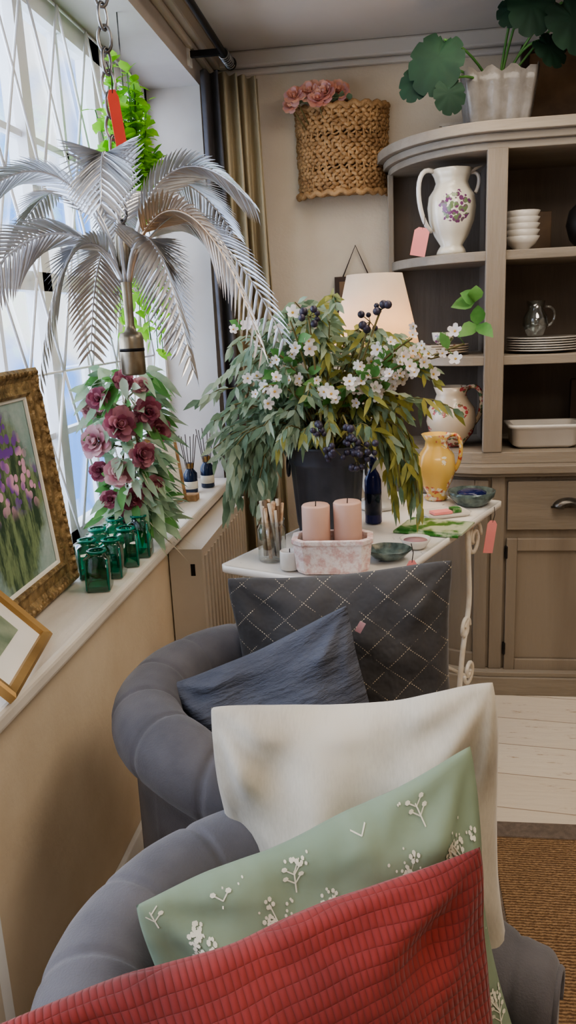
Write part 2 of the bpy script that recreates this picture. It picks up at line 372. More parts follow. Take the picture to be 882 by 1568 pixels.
# window
b=MB(); x0,x1=-1.0,-.945
ys=[-.5,.05,.6,1.15,1.62,2.16,2.72,RE]
for i,y in enumerate(ys):
    w=.04 if i%2==0 else .028
    b.box(x0,x1,max(-.5,y-w),min(RE,y+w),.84,2.39,'white')
b.box(x0,x1,-.5,RE,.84,.91,'white'); b.box(x0,x1,-.5,RE,2.33,2.39,'white'); b.box(x0,x1,-.5,RE,1.60,1.65,'white')
for y in [ (ys[i]+ys[i+1])/2 for i in range(7)]: b.box(-.985,-.96,y-.009,y+.009,.84,2.39,'white')
for z in (1.2,2.0): b.box(-.985,-.96,-.5,RE,z-.009,z+.009,'white')
b.box(-.975,-.972,-.5,RE,.84,2.39,'pane')
b.done('window_1')
b=MB(); yy=.4
while yy<2.9:
    for sg in(1,-1):
        for k in range(3):
            z0=.88+k*.5
            b.tube([(-.925,yy+(0 if sg>0 else .22),z0),(-.925,yy+(.22 if sg>0 else 0),z0+.5)],.0042,'white',5)
    yy+=.22
for z in (.88,1.38,1.88,2.38): b.tube([(-.93,.4,z),(-.93,3.04,z)],.004,'white',5)
b.done('window_security_lattice')
def radiator(y0,y1,z0,z1,nm):
    b=MB(); b.box(XW+.005,-.615,y0,y1,z0,z1,'plasticw')
    n=int((y1-y0)/.05)
    for i in range(n):
        y=y0+.03+i*(y1-y0-.04)/n; b.box(-.615,-.609,y,y+.022,z0+.03,z1-.03,'plasticw')
    b.lathe([(0.0001,0),(.016,0),(.018,.02),(.012,.045),(.0001,.05)],'white',T=Matrix.Translation((-.66,y0,z0+.1))@Matrix.Rotation(pi/2,4,'X'),seg=16)
    b.box(-.70,-.68,y0+.05,y0+.09,0,z0,'plasticw'); b.box(-.70,-.68,y1-.09,y1-.05,0,z0,'plasticw')
    b.box(-.655,-.64,y0-.001,y0,z1-.09,z1-.05,'dark')
    b.done(nm,.006)
radiator(2.36,3.12,.14,.79,'radiator')
b=MB(); b.box(XW+.017,-.70,.3,1.10,.13,.57,'white'); b.box(-.70,-.694,.34,1.06,.17,.53,'plasticw'); b.done('white_panel_heater',.006)
# curtain + pole
b=MB(); n=110; zs=[.06,.6,1.2,1.7,2.1,2.42]
vs=[];fs=[]
for zi,z in enumerate(zs):
    fl=1+.3*(2.42-z)/2.4
    for i in range(n+1):
        t=i/n; base=V((-.70+.19*t*(1+.25*(2.42-z)/2.4),3.21+.16*t,z))
        ph=t*2*pi*6; off=V((.4,-.9,0)).normalized()*math.sin(ph)*.026*fl
        p=base+off; p.x+=.008*math.sin(ph*.5+z*2); vs.append(p)
for zi in range(len(zs)-1):
    for i in range(n): fs.append((zi*(n+1)+i,zi*(n+1)+i+1,(zi+1)*(n+1)+i+1,(zi+1)*(n+1)+i))
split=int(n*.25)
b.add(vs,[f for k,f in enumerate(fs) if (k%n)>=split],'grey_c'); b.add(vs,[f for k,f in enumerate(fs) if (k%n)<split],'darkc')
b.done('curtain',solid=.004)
b=MB(); b.tube([(-.6,-.6,2.45),(-.6,3.24,2.45)],.012,'dark',12); b.ball((-.6,3.26,2.45),.024,'dark',10)
for y in (.3,3.12): b.box(XW,-.6,y-.01,y+.01,2.44,2.46,'dark'); b.box(XW,XW+.01,y-.02,y+.02,2.41,2.49,'white')
for i in range(7):
    y=3.13+i*.02; b.tube([(-.6+.018*math.cos(a*pi/6),y,2.447+.018*math.sin(a*pi/6)) for a in range(12)],.003,'steel',5,closed=True)
b.done('curtain_pole')
b=MB(); b.box(.27,2.2,-1.2,2.04,0.0,.012,'rug'); b.box(.22,2.26,2.04,2.11,0,.014,'rugb'); b.box(2.2,2.26,-1.2,2.04,0,.014,'rugb'); b.box(.22,.27,-1.2,2.04,0,.014,'rugb'); b.done('jute_rug',.003)
# ---------------------------------------------------------------- cabinet
DC=empty('dresser_cabinet')
cx=.90; xr=.37; yf=3.0; yb=3.485
def plan(off=0,y0=yf,ny=16):
    L=[]
    for i in range(ny+1):
        a=i/ny*pi/2; L.append((xr-(.38+off)*math.sin(a), yb-(yb-y0+off)*math.cos(a)))
    R=[(2*cx-x,y) for x,y in L]
    return L[::-1]+R
b=MB()
P=lambda off:plan(off)
b.prism(P(.055),0,.075,'cabh'); b.prism(P(.045),.075,.095,'cabh')
b.prism(P(0),.095,.885,'cab'); b.prism(P(.03),.885,.90,'cabh'); b.prism(P(.05),.90,.93,'cabh')
b.prism(P(.0),.93,.975,'cabh')
for z in (1.315,1.685): b.prism(P(-.006),z-.017,z+.017,'cabh')
b.prism(P(0),2.035,2.06,'cabh'); b.prism(P(.02),2.06,2.085,'cabh'); b.prism(P(.045),2.085,2.12,'cabh')
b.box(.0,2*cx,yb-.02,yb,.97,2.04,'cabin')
for s_ in (0,1):
    def mx(x0,x1): return (x0,x1) if s_==0 else (2*cx-x1,2*cx-x0)
    a,c=mx(.335,.405); b.box(a,c,yf-.004,yf+.03,.975,2.04,'cab')
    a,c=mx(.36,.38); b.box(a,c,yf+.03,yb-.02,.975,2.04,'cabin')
    a,c=mx(-.012,.012); b.box(a,c,yb-.09,yb,.975,2.04,'cab')
    for (x0_,x1_,z0_,z1_) in ((.43,.47,.09,.64),(.85,.89,.09,.64),(.47,.85,.09,.14),(.47,.85,.59,.64)):
        a,c=mx(x0_,x1_); b.box(a,c,yf-.018,yf,z0_,z1_,'cab')
    a,c=mx(.47,.85); b.box(a,c,yf-.006,yf,.14,.59,'cab')
    a,c=mx(.43,.89); b.box(a,c,yf-.018,yf,.675,.865,'cabh')
    a,c=mx(.37,.42); b.box(a,c,yf-.012,yf,.095,.885,'cab')
    for z in(.16,.56):
        a,c=mx(.424,.434); b.box(a,c,yf-.022,yf-.002,z,z+.05,'dark')
def arc_strip(a0,a1,z0,z1,o0,o1,mt,mir):
    n=max(2,int((a1-a0)/.1)); vs=[]
    for i in range(n+1):
        a=a0+(a1-a0)*i/n
        for o in(o0,o1):
            x=xr-(.38+o)*math.sin(a); y=yb-(yb-yf+o)*math.cos(a)
            if mir: x=2*cx-x
            vs+= [(x,y,z0),(x,y,z1)]
    fs=[]
    for i in range(n):
        k=4*i; fs+=[(k+2,k+6,k+7,k+3),(k,k+4,k+6,k+2),(k+1,k+3,k+7,k+5)]
    fs+=[(0,2,3,1),(4*n,4*n+1,4*n+3,4*n+2)]
    b.add(vs,fs,mt,False)
for mir in(0,1):
    arc_strip(.03,.16,.09,.87,0,.016,'cab',mir); arc_strip(1.25,1.4,.09,.87,0,.016,'cab',mir)
    arc_strip(.16,1.25,.09,.16,0,.016,'cab',mir); arc_strip(.16,1.25,.80,.87,0,.016,'cab',mir)
    x=xr-.395*math.sin(.1); x=x if not mir else 2*cx-x
    b.ball((x,yf-.03,.80),.014,'pewter',8)
b.done('carcass',.003,parent=DC)
def cup(x,nm):
    b=MB(); n=12; vs=[];fs=[]
    for i in range(n+1):
        a=pi*i/n
        for k,(sc,dy) in enumerate(((1,0),(.96,-.02),(.75,-.032),(.4,-.036))):
            vs.append((x-.055*math.cos(a)*sc, yf-.02+dy, .765+.035*math.sin(a)*sc))
    for i in range(n):
        for k in range(3): fs.append((i*4+k,i*4+k+1,i*4+k+5,i*4+k+4))
    b.add(vs,fs,'pewter'); b.box(x-.06,x+.06,yf-.022,yf-.018,.762,.768,'pewter'); return b.done(nm,solid=.003,parent=DC)
cup(.65,'cup_handle'); cup(1.15,'cup_handle_2')
# ---------------------------------------------------------------- china
def handle(b,pts,r,mt): b.tube(bez3(*pts,14),r,mt,8)
b=MB(); c=(.225,3.16,1.703)
prof=[(.045,0),(.055,.006),(.05,.02),(.04,.035),(.062,.07),(.082,.12),(.088,.17),(.083,.21),(.066,.235),(.058,.255),(.064,.275),(.078,.30),(.074,.302),(.052,.26),(.0001,.24)]
b.lathe(prof,'pitch',c,40,flute=.02,nfl=8)
handle(b,((.155,3.14,2.0),(.07,3.10,2.03),(.10,3.10,1.82),(.15,3.14,1.79)),.009,'ceram')
handle(b,((.29,3.16,1.99),(.34,3.16,2.0),(.32,3.16,1.93),(.31,3.16,1.92)),.007,'ceram')
b.leaf((.29,3.14,1.985),(1,-.3,.5),(0,0,1),.05,.05,'ceram',0)
b.done('floral_pitcher_vase')
def tag(p,w,h,name,mt='pink',yaw=0,tilt=0):
    b=MB(); T=Matrix.Translation(p)@Matrix.Rotation(yaw,4,'Z')@Matrix.Rotation(tilt,4,'Y')
    b.prism([(-w/2,-h),(w/2,-h),(w/2,-.012),(w/4,0),(-w/4,0),(-w/2,-.012)],-.0008,.0008,mt,T@Matrix.Rotation(pi/2,4,'X'))
    b.tube([T@V((0,0,-.006)),T@V((.004,.0,.02)),T@V((0,.004,.045))],.0012,'wick',5)
    return b.done(name)
tag((.115,3.075,1.80),.055,.10,'pink_price_tag',tilt=.2)
b=MB()
for i in range(5): b.lathe([(.028,0),(.03,.008),(.05,.025),(.064,.05),(.062,.05),(.046,.024),(.0001,.012)],'ceram',(.475,3.12,1.702+i*.022),36,flute=.015,nfl=18)
b.done('stacked_bowls')
b=MB(); b.box(.50,.62,3.34,3.35,1.702,1.86,'print'); b.box(.495,.625,3.335,3.352,1.702,1.71,'wood'); b.done('small_picture_print',.002)
b=MB(); b.lathe([(.03,0),(.055,.03),(.07,.08),(.06,.13),(.03,.16),(.035,.175),(.03,.17),(.0001,.15)],'dark',(.70,3.12,1.702),28); b.done('round_dark_vase')
b=MB()
for i in range(6): b.lathe([(.06,0),(.075,.004),(.135,.012),(.133,.015),(.07,.008),(.0001,.006)],'ceram',(.57,3.16,1.332+i*.009),40,flute=.01,nfl=24)
b.done('stacked_plates')
b=MB(); c=(.54,3.16,1.394)
b.lathe([(.028,0),(.03,.004),(.048,.04),(.045,.07),(.028,.10),(.034,.13),(.031,.13),(.025,.10),(.042,.07),(.044,.04),(.0001,.008)],'clear',c,28)
handle(b,((.575,3.16,1.50),(.62,3.16,1.51),(.62,3.16,1.44),(.585,3.16,1.43)),.005,'clear'); b.done('glass_jug')
b=MB()
for i in range(4): b.lathe([(.05,0),(.06,.003),(.10,.012),(.098,.015),(.05,.006),(.0001,.005)],'rosejug',(.2,3.22,1.332+i*.009),36)
b.lathe([(.02,0),(.04,.02),(.045,.05),(.042,.05),(.0001,.01)],'pitch',(.2,3.22,1.37),24); b.done('stacked_side_plates')
b=MB(); T=Matrix.Translation((.575,3.13,.977))
def rrect(hx,hy,r,n=5):
    L=[]
    for qx,qy,a0 in((1,1,0),(-1,1,pi/2),(-1,-1,pi),(1,-1,1.5*pi)):
        for i in range(n+1):
            a=a0+pi/2*i/n; L.append((qx*(hx-r)+r*math.cos(a),qy*(hy-r)+r*math.sin(a)))
    return L
def loft(b,rings,mt,T=None,cap0=True,cap1=False,smooth=True):
    n=len(rings[0]); vs=[p for r in rings for p in r]; fs=[]
    for k in range(len(rings)-1):
        for i in range(n): fs.append((k*n+i,k*n+(i+1)%n,(k+1)*n+(i+1)%n,(k+1)*n+i))
    if cap0: fs.append(list(range(n))[::-1])
    if cap1: fs.append([(len(rings)-1)*n+i for i in range(n)])
    b.add(vs,fs,mt,smooth,T)
R3=lambda hx,hy,r,z:[(x,y,z) for x,y in rrect(hx,hy,r)]
loft(b,[R3(.10,.06,.02,0),R3(.12,.075,.025,.012),R3(.125,.08,.025,.075),R3(.14,.09,.03,.08),R3(.14,.09,.03,.092),R3(.118,.072,.022,.09),R3(.11,.068,.02,.02)],'ceram',T,cap1=True)
b.done('white_baking_dish')
b=MB(); c=(.23,3.17,.977)
b.lathe([(.045,0),(.052,.008),(.085,.05),(.098,.10),(.09,.15),(.065,.185),(.058,.205),(.07,.235),(.066,.235),(.052,.20),(.0001,.18)],'rosejug',c,40)
handle(b,((.285,3.17,1.20),(.36,3.15,1.25),(.36,3.15,1.10),(.315,3.17,1.06)),.009,'rosejug'); b.done('floral_jug')
b=MB(); b.box(.70,.86,3.25,3.27,.977,1.22,'wood'); b.box(.70,.86,3.24,3.25,.99,1.0,'wood'); b.done('wooden_serving_board',.006)
# on top
PM=empty('potted_monstera')
b=MB(); T=Matrix.Translation((.39,3.22,2.121))
rings=[]
for z,hx,hy in((0,.095,.075),(.01,.10,.08),(.16,.122,.10),(.2,.127,.105)):
    pts=[]
    base=rrect(hx,hy,.012,3)
    for i in range(len(base)):
        p=V(base[i]); q=V(base[(i+1)%len(base)])
        kk=14 if (q-p).length>.05 else 1
        for k in range(kk):
            w=p.lerp(q,k/kk); nrm=V((p.y-q.y,q.x-p.x)).normalized() if (q-p).length>1e-6 else V((0,0)); w=w-nrm*(.006*math.sin(k/kk*2*pi*3) if kk>1 else 0)
            pts.append((w.x,w.y,z+(.012*math.cos(k/kk*2*pi*3) if z>.19 and kk>1 else 0)))
    rings.append(pts)
loft(b,rings,'acryl',T)
b.box(-.09,.09,-.07,.07,.01,.12,'stone',T)
b.done('ribbed_glass_planter',solid=.004,parent=PM)
b=MB()
def monst(c,nv,R,yaw,hub=(.39,3.22,2.25)):
    c=V(c); nv=V(nv).normalized(); up=V((0,0,1)); ex=nv.cross(up).normalized(); ey=ex.cross(nv)
    if ey.z<0: ey=-ey
    rot=Matrix.Rotation(yaw,3,nv); ex=rot@ex; ey=rot@ey
    N=72; vs=[c+nv*.012]; fs=[]
    for ring in(.5,1):
        for i in range(N):
            a=2*pi*i/N
            r=R*(1.0+.12*math.cos(a)-.30*math.exp(-((a-pi)/.28)**2))
            r*=1-(.13*max(0,math.cos(a*9))**8 if ring==1 else 0)
            r*=ring
            p=c-ey*r*math.cos(a)*1.15+ex*r*math.sin(a)+nv*(.012-.18*R*ring*ring*abs(math.cos(a))+ .02*R*math.cos(a*9)*ring)
            vs.append(p)
    for i in range(N):
        j=(i+1)%N; fs.append((0,1+i,1+j)); fs.append((1+i,1+N+i,1+N+j,1+j))
    b.add(vs,fs,'mons')
    q=c+ey*R*.7
    b.tube(bez(hub,(V(hub)+q)/2+V((0,0,.08)),q,8),.0045,'leafg',6)
monst((.165,3.02,2.335),(-.2,-1,.2),.095,-.3); monst((.20,3.0,2.22),(.1,-1,.1),.055,.2); monst((.10,3.05,2.28),(-.3,-1,.3),.06,-.6)
monst((.47,3.04,2.48),(.1,-1,.2),.08,.1); monst((.60,3.02,2.42),(.2,-1,.3),.095,.4); monst((.54,3.1,2.36),(.4,-1,.4),.06,.7); monst((.42,3.1,2.49),(-.2,-1,.3),.05,-.3); monst((.70,3.05,2.44),(.3,-1,.2),.08,.5)
b.done('foliage',parent=PM)
b=MB(); T=Matrix.Translation((.72,3.4,2.121))@Matrix.Rotation(-.1,4,'X')
b.box(-.2,.2,-.01,.01,0,.33,'print',T)
for x0,x1,z0,z1 in((-.22,.22,0,.03),(-.22,.22,.32,.35),(-.22,-.19,0,.35),(.19,.22,0,.35)): b.box(x0,x1,-.02,.012,z0,z1,'wood',T)
b.done('framed_print',.003)
b=MB(); b.box(.20,.34,3.36,3.37,2.121,2.20,'mount'); b.box(.19,.35,3.355,3.375,2.121,2.128,'straw'); b.box(.19,.35,3.355,3.375,2.195,2.205,'straw'); b.done('small_card_frame')
# ---------------------------------------------------------------- basket
BK=empty('wall_basket_with_peonies')
b=MB(); bx,by=-.195,3.492; a_,c_=.18,.10
def bp(t,z,o=0,s=1): 
    an=pi*t; return V((bx-(a_*s+o)*math.cos(an), by-(c_*s+o)*math.sin(an), z))
nz=21
for k in range(nz):
    z=1.99+.31*k/(nz-1); s=.96+.05*k/nz
    thick=.0085 if k not in(6,14) else .0045
    b.tube([bp(i/90,z+.0045*math.sin(i*1.1+k*1.6),.006*math.sin(i*pi/2.2+k*pi),s) for i in range(91)],thick,'wicker',6)
for i in range(19):
    t=i/18; b.tube([bp(t,1.98+.03*j+.004,.006*math.sin(j*pi+i),.98+.05*j/11) for j in range(12)],.005,'wicker',5)
for k in (0,1): b.tube([bp(i/60,1.985+.325*k+.006*math.sin(i*1.1),.006) for i in range(61)],.012,'wicker',7)
b.box(bx-.17,bx+.17,by-.01,by,1.99,2.30,'wicker'); b.prism([(p.x,p.y) for p in [bp(i/20,0) for i in range(21)]],1.985,1.992,'wicker')
b.tube(bez3((bx-.05,by-.01,2.3),(bx-.04,by-.01,2.37),(bx+.06,by-.01,2.37),(bx+.07,by-.01,2.3),14),.009,'wicker',7)
b.done('basket',parent=BK)
b=MB()
for x,y,z,r in((-.37,3.37,2.345,.042),(-.31,3.38,2.36,.046),(-.25,3.37,2.35,.05),(-.20,3.40,2.36,.045),(-.28,3.36,2.325,.04),(-.39,3.38,2.315,.034)):
    b.rose((x,y,z),(rnd(-.3,.1),-.9,.4),r,'peach','rose2'); b.tube([(x,y,z),(x*.6+bx*.4,3.44,2.2)],.003,'stem',5)
for i in range(12): b.leaf((rnd(-.38,-.15),3.39,2.32),(rnd(-1,1),-.6,rnd(0,1)),(0,0,1),.05,.025,'euca')
b.done('peonies',parent=BK)
b=MB(); b.tube([(-.205,3.49,1.66),(-.15,3.485,1.785),(-.095,3.49,1.66)],.003,'wood',6)
b.box(-.24,-.06,3.47,3.495,1.42,1.66,'wood'); b.box(-.22,-.08,3.468,3.472,1.44,1.64,'print'); b.done('hanging_picture',.002)
# ---------------------------------------------------------------- table
B=V((-.05,1.81,0)); dl=V((.42,.91,0)).normalized(); dw=V((-.91,.42,0)).normalized(); TL_,TW_=1.02,.47; ZT=.85
TT=Matrix(((dl.x,dw.x,0,B.x),(dl.y,dw.y,0,B.y),(0,0,1,0),(0,0,0,1)))
b=MB()
loft(b,[[(x+TL_/2,y+TW_/2,z) for x,y in rrect(TL_/2-i,TW_/2-i,.02)] for i,z in((0.004,ZT-.022),(0,ZT-.018),(0,ZT),(.006,ZT),(.008,ZT-.002))],'table',TT,cap1=True)
def leg(u,v,du,dv):
    L=[(u,v,ZT-.02),(u+du*.02,v,.70),(u+du*.03,v,.55),(u-du*.03,v,.38),(u-du*.05,v,.2),(u+du*.03,v,.02),(u+du*.07,v,.012)]
    pts=[]
    for i in range(len(L)-1):
        p0=V(L[max(i-1,0)]);p1=V(L[i]);p2=V(L[i+1]);p3=V(L[min(i+2,len(L)-1)])
        for k in range(6):
            t=k/6; pts.append(.5*((2*p1)+(-p0+p2)*t+(2*p0-5*p1+4*p2-p3)*t*t+(-p0+3*p1-3*p2+p3)*t**3))
    pts.append(V(L[-1])); b.tube(pts,.009,'iron',8,T=TT)
    def spiral(c,r0,turns,sg,flip):
        q=[]
        for i in range(40):
            t=i/39; a=t*turns*2*pi; r=r0*(1-.75*t); q.append((c[0]+sg*r*math.cos(a),c[1],c[2]+flip*r*math.sin(a)))
        b.tube(q,.007,'iron',7,T=TT)
    spiral((u+du*.075,v,ZT-.09),.065,1.6,du,1); spiral((u+du*.04,v,.30),.045,1.5,-du,-1); spiral((u-du*.0,v,.47),.04,1.4,du,1)
    b.ball(TT@V((u+du*.07,v,.014)),.014,'iron',8)
for (u,du) in((.2,-1),(.74,1)):
    for v,dv in((.03,-1),(TW_-.03,1)): leg(u,v,du,dv)
for v in(.03,TW_-.03): b.box(.1,.9,v-.006,v+.006,ZT-.04,ZT-.022,'iron',TT)
for u in(.2,.74): b.tube([(u,.03,.3),(u,TW_/2,.36),(u,TW_-.03,.3)],.006,'iron',7,T=TT); b.box(u-.006,u+.006,.03,TW_-.03,ZT-.04,ZT-.022,'iron',TT)
b.done('white_iron_table')
Z=ZT+.0005
b=MB(); T=Matrix.Translation((-.16,1.975,Z))@Matrix.Rotation(.03,4,'Z')
def octo(hx,hy,c,z): return [(hx,-hy+c,z),(hx,hy-c,z),(hx-c,hy,z),(-hx+c,hy,z),(-hx,hy-c,z),(-hx,-hy+c,z),(-hx+c,-hy,z),(hx-c,-hy,z)]
loft(b,[octo(.09,.048,.02,0),octo(.095,.052,.022,.01),octo(.102,.057,.026,.078),octo(.106,.06,.027,.08),octo(.106,.06,.027,.092),octo(.09,.046,.02,.092),octo(.085,.042,.018,.03)],'stone',T,cap1=True,smooth=False)
b.done('stone_planter_trough',.003)
b=MB()
for x,y,h in((-.202,1.975,.145),(-.12,1.985,.15)):
    b.lathe([(.036,0),(.037,.003),(.037,h-.004),(.034,h),(.008,h-.004),(.0001,h-.005)],'candle',(x,y,Z+.031),32); b.tube([(x,y,Z+.03+h-.006),(x+.001,y,Z+.03+h+.01)],.0015,'wick',5)
b.done('pillar_candles')
b=MB(); c=(-.335,2.06,Z); b.lathe([(.036,0),(.039,.004),(.039,.09),(.034,.10),(.038,.115)],'clear',c,28)
for i in range(24):
    a=rnd(0,2*pi); r=rnd(0,.024); x,y=c[0]+r*math.cos(a),c[1]+r*math.sin(a); dx,dy=rnd(-.022,.022),rnd(-.022,.022)
    b.tube([(x,y,Z+.01),(x+dx,y+dy,Z+rnd(.14,.175))],rnd(.004,.007),random.choice(['cork','print','straw','cork']),6)
b.done('glass_jar_of_sticks')
b=MB(); b.lathe([(.022,0),(.027,.003),(.027,.05),(.025,.052),(.023,.048),(.0001,.046)],'ceram',(-.275,1.975,Z),24); b.tube([(-.275,1.975,Z+.04),(-.275,1.975,Z+.056)],.0015,'wick',5); b.done('small_white_candle')
FA=empty('bucket_flower_arrangement')
b=MB(); c=(-.2,2.34,Z)
b.lathe([(.088,0),(.09,.004),(.093,.03),(.095,.032),(.11,.22),(.114,.222),(.114,.228),(.118,.27),(.123,.272),(.123,.28),(.117,.28),(.105,.22),(.0001,.2)],'zinc',c,72,flute=.018,nfl=18)
for s in(-1,1): b.tube([(c[0]+s*(.118),2.34+.03*math.cos(a*pi/5),Z+.21+.03*math.sin(a*pi/5)) for a in range(10)],.004,'zinc',6,closed=True)
b.done('zinc_bucket',parent=FA)
# arrangement
b=MB(); O=V((-.2,2.34,1.08))
def sprig(p0,p1,p2,ml,L=.07,W=.016,n=14,droop=.5,side=.7,rr=.002,t0=3):
    pts=bez(p0,p1,p2,n); b.tube(pts[::2],rr,'stem',4)
    for i in range(t0,n+1):
        t=(pts[min(i+1,n)]-pts[i-1]).normalized()
        for k in(0,1):
            d=t*.5+V((rnd(-1,1),rnd(-1,.8),rnd(-.6,.5)))*side+V((0,0,-droop)); b.leaf(pts[i],d,V((rnd(-.7,.7),-1,rnd(0,.9))),L*rnd(.6,1.2),W*rnd(.8,1.2),ml if isinstance(ml,str) else random.choice(ml),.2,3)
for i in range(112):
    a=rnd(0,2*pi); q=math.sqrt(rnd(.15,1)); dx=.39*q*math.cos(a); dz=.20+.26*q*math.sin(a)-.10*(abs(dx)/.37)**2*(1 if dx>0 else .7); dy=rnd(-.20,.12)*(1-.4*abs(dx)/.39)
    if dx>.25 and dz<.05: dx*=.75
    if abs(dx)<.17 and dz<.12 and dy<.02: dz=rnd(.12,.26)   # keep the front of the bucket visible
    ml=['euca','euca','euca2','euca2'] if dx<-.06 else (['euca','olive','euca2'] if dx<.08 else ['olive','euca','olive','euca2'])
    sprig(O,O+V((dx*.55,dy*.5,max(dz,.08)+.12)),O+V((dx,dy,dz)),ml,.055,.017,12,.3,.8)
for i in range(20):
    x=rnd(-.30,-.17); sprig(O,O+V((x*.8,rnd(-.12,.02),rnd(.2,.28))),O+V((x,rnd(-.14,.06),rnd(-.13,.05))),['euca','euca2'],.065,.021,14,.7,.45,t0=5)
for i in range(18):
    x=rnd(.20,.28); sprig(O,O+V((x*.9,rnd(-.1,.03),rnd(.2,.28))),O+V((x,rnd(-.12,.06),rnd(-.14,.0))),['olive','euca','olive'],.065,.015,16,1.1,.35,t0=5)
for i in range(8):
    x=rnd(-.16,.17); sprig(O,O+V((x*.8,-.17,.18)),O+V((x,-.19,rnd(.06,.13))),['olive','euca','euca2'],.05,.015,12,.5,.5,t0=4)
b.done('eucalyptus_foliage',parent=FA)
b=MB()
for i in range(18):
    if i<6: x=rnd(.20,.42); z=.38+rnd(-.11,.05); y=rnd(-.18,-.02); k0=7
    else: x=rnd(-.22,.17); z=rnd(.20,.43); y=rnd(-.22,-.08); k0=9
    pts=bez(O,O+V((x*.35,y*.6,.26)),O+V((x,y,z)),12); b.tube(pts,.003,'stem',5)
    for k in range(k0,13):
        for _ in range(2 if (i<6 and k%2) else 1):
            p=pts[k]+V((rnd(-.04,.04),rnd(-.04,-.0),rnd(-.04,.04))); b.blossom(p,(rnd(-.9,.9),-1,rnd(-.4,.9)),rnd(.013,.023)); b.tube([pts[k],p],.001,'leafg',4)
    for k in range(4 if i>5 else 7): b.leaf(pts[int(rnd(5,12))],(rnd(-1,1),rnd(-1,.2),rnd(0,1)),(0,-1,.4),rnd(.04,.065),.028,'leafg')
for p in((.42,-.12,.44),(.43,-.1,.38)):
    for k in range(3): b.leaf(O+V(p),(rnd(-.6,.3),-.3,rnd(-.2,.8)),(0,-1,.5),.075,.042,'leafg')
b.done('apple_blossom_branches',parent=FA)
b=MB()
def cluster(c,n,s):
    for i in range(n):
        p=V(c)+V((rnd(-s,s),rnd(-s,s)*.6,rnd(-s,s))); b.ball(p,rnd(.007,.012),'berry',6); b.tube([p,V(c)+V((0,.03,0))],.0012,'stem',4)
for p in((.09,-.22,.10),(.13,-.22,.06),(.04,-.22,.06),(.00,-.21,.11),(.10,-.22,.03)): cluster(O+V(p),8,.027); b.tube([O,O+V(p)*.7+V((0,0,.08)),O+V(p)],.003,'stem',5)
for p in((.17,-.14,.43),(.14,-.12,.40),(-.02,-.2,.42)): cluster(O+V(p),6,.024); b.tube([O,O+V(p)*.6,O+V(p)],.003,'stem',5)
b.done('dark_berry_sprays',parent=FA)
# lamp
b=MB(); lx,ly=-.055,2.66
b.lathe([(.065,0),(.07,.006),(.06,.016),(.035,.03),(.06,.09),(.08,.16),(.07,.23),(.03,.29),(.014,.31),(.012,.40),(.0001,.40)],'ceram',(lx,ly,Z),32)
b.tube([(lx,ly,Z+.39),(lx,ly,Z+.46)],.012,'brass',10); b.ball((lx,ly,Z+.50),.03,'ceram',10)
b.lathe([(.155,.50),(.09,.775),(.0885,.775),(.1535,.50),(.155,.50)],'shade',(lx,ly,Z),56)
b.tube([(lx-.085,ly,Z+.76),(lx+.085,ly,Z+.76)],.002,'brass',5); b.tube([(lx,ly-.085,Z+.76),(lx,ly+.085,Z+.76)],.002,'brass',5); b.tube([(lx,ly,Z+.46),(lx+.045,ly,Z+.54),(lx,ly,Z+.76)],.002,'brass',5)
b.done('table_lamp')
b=MB(); b.lathe([(.024,0),(.027,.003),(.027,.14),(.02,.16),(.011,.175),(.011,.2),(.0135,.2),(.0135,.215),(.0001,.215)],'blueglass',(-.065,2.45,Z),24); b.lathe([(.0275,.03),(.0275,.10)],'navy',(-.065,2.45,Z),24); b.done('blue_glass_bottle')
b=MB(); c=(.15,2.77,Z)
b.lathe([(.036,0),(.041,.006),(.031,.02),(.053,.06),(.068,.11),(.061,.16),(.040,.19),(.037,.21),(.052,.235),(.048,.235),(.032,.2),(.0001,.19)],'yellowv',c,36,flute=.02,nfl=10)
handle(b,((.19,2.77,1.075),(.25,2.75,1.115),(.24,2.75,.98),(.21,2.77,.95)),.007,'yellowv'); b.done('yellow_floral_vase')
b=MB(); b.lathe([(.02,0),(.035,.006),(.055,.03),(.053,.032),(.03,.012),(.0001,.01)],'abal',(-.015,2.06,Z),28,sx=1.15,flute=.03,nfl=7); b.done('abalone_shell_dish')
b=MB(); b.lathe([(.04,0),(.05,.004),(.075,.03),(.08,.05),(.076,.05),(.06,.02),(.0001,.012)],'abal',(.265,2.68,Z),36,flute=.02,nfl=16); b.lathe([(.02,.012),(.045,.02),(.05,.045),(.03,.052),(.0001,.05)],'blueglass',(.265,2.68,Z),20); b.done('glass_dish')
b=MB(); T=Matrix.Translation((.115,2.36,Z))@Matrix.Rotation(-.35,4,'Z'); b.box(-.10,.10,-.07,.07,0,.006,'mag',T); b.box(-.09,.11,-.06,.085,.006,.012,'mag',T); b.done('gardening_magazine')
b=MB(); b.lathe([(.025,0),(.03,.004),(.045,.028),(.043,.028),(.028,.008),(.0001,.007)],'ceram',(.06,2.17,Z),28); b.lathe([(.022,.012),(.034,.022),(.0001,.026)],'rose2',(.06,2.17,Z),20); b.done('small_trinket_bowl')
b=MB(); T=Matrix.Translation((.165,2.545,Z))@Matrix.Rotation(.4,4,'Z'); loft(b,[R3(.07,.045,.012,0),R3(.078,.05,.014,.012),R3(.074,.047,.012,.012),R3(.068,.043,.01,.004)],'ceram',T,cap1=True); b.box(-.045,.02,-.02,.02,.006,.014,'pink',T); b.box(.025,.055,-.015,.02,.006,.02,'mag',T); b.done('small_white_tray')
tag((.045,1.97,.875),.028,.075,'hanging_pink_tag',yaw=.3); tag((.32,2.54,.83),.035,.11,'pink_string_tag',yaw=.4,tilt=.15)
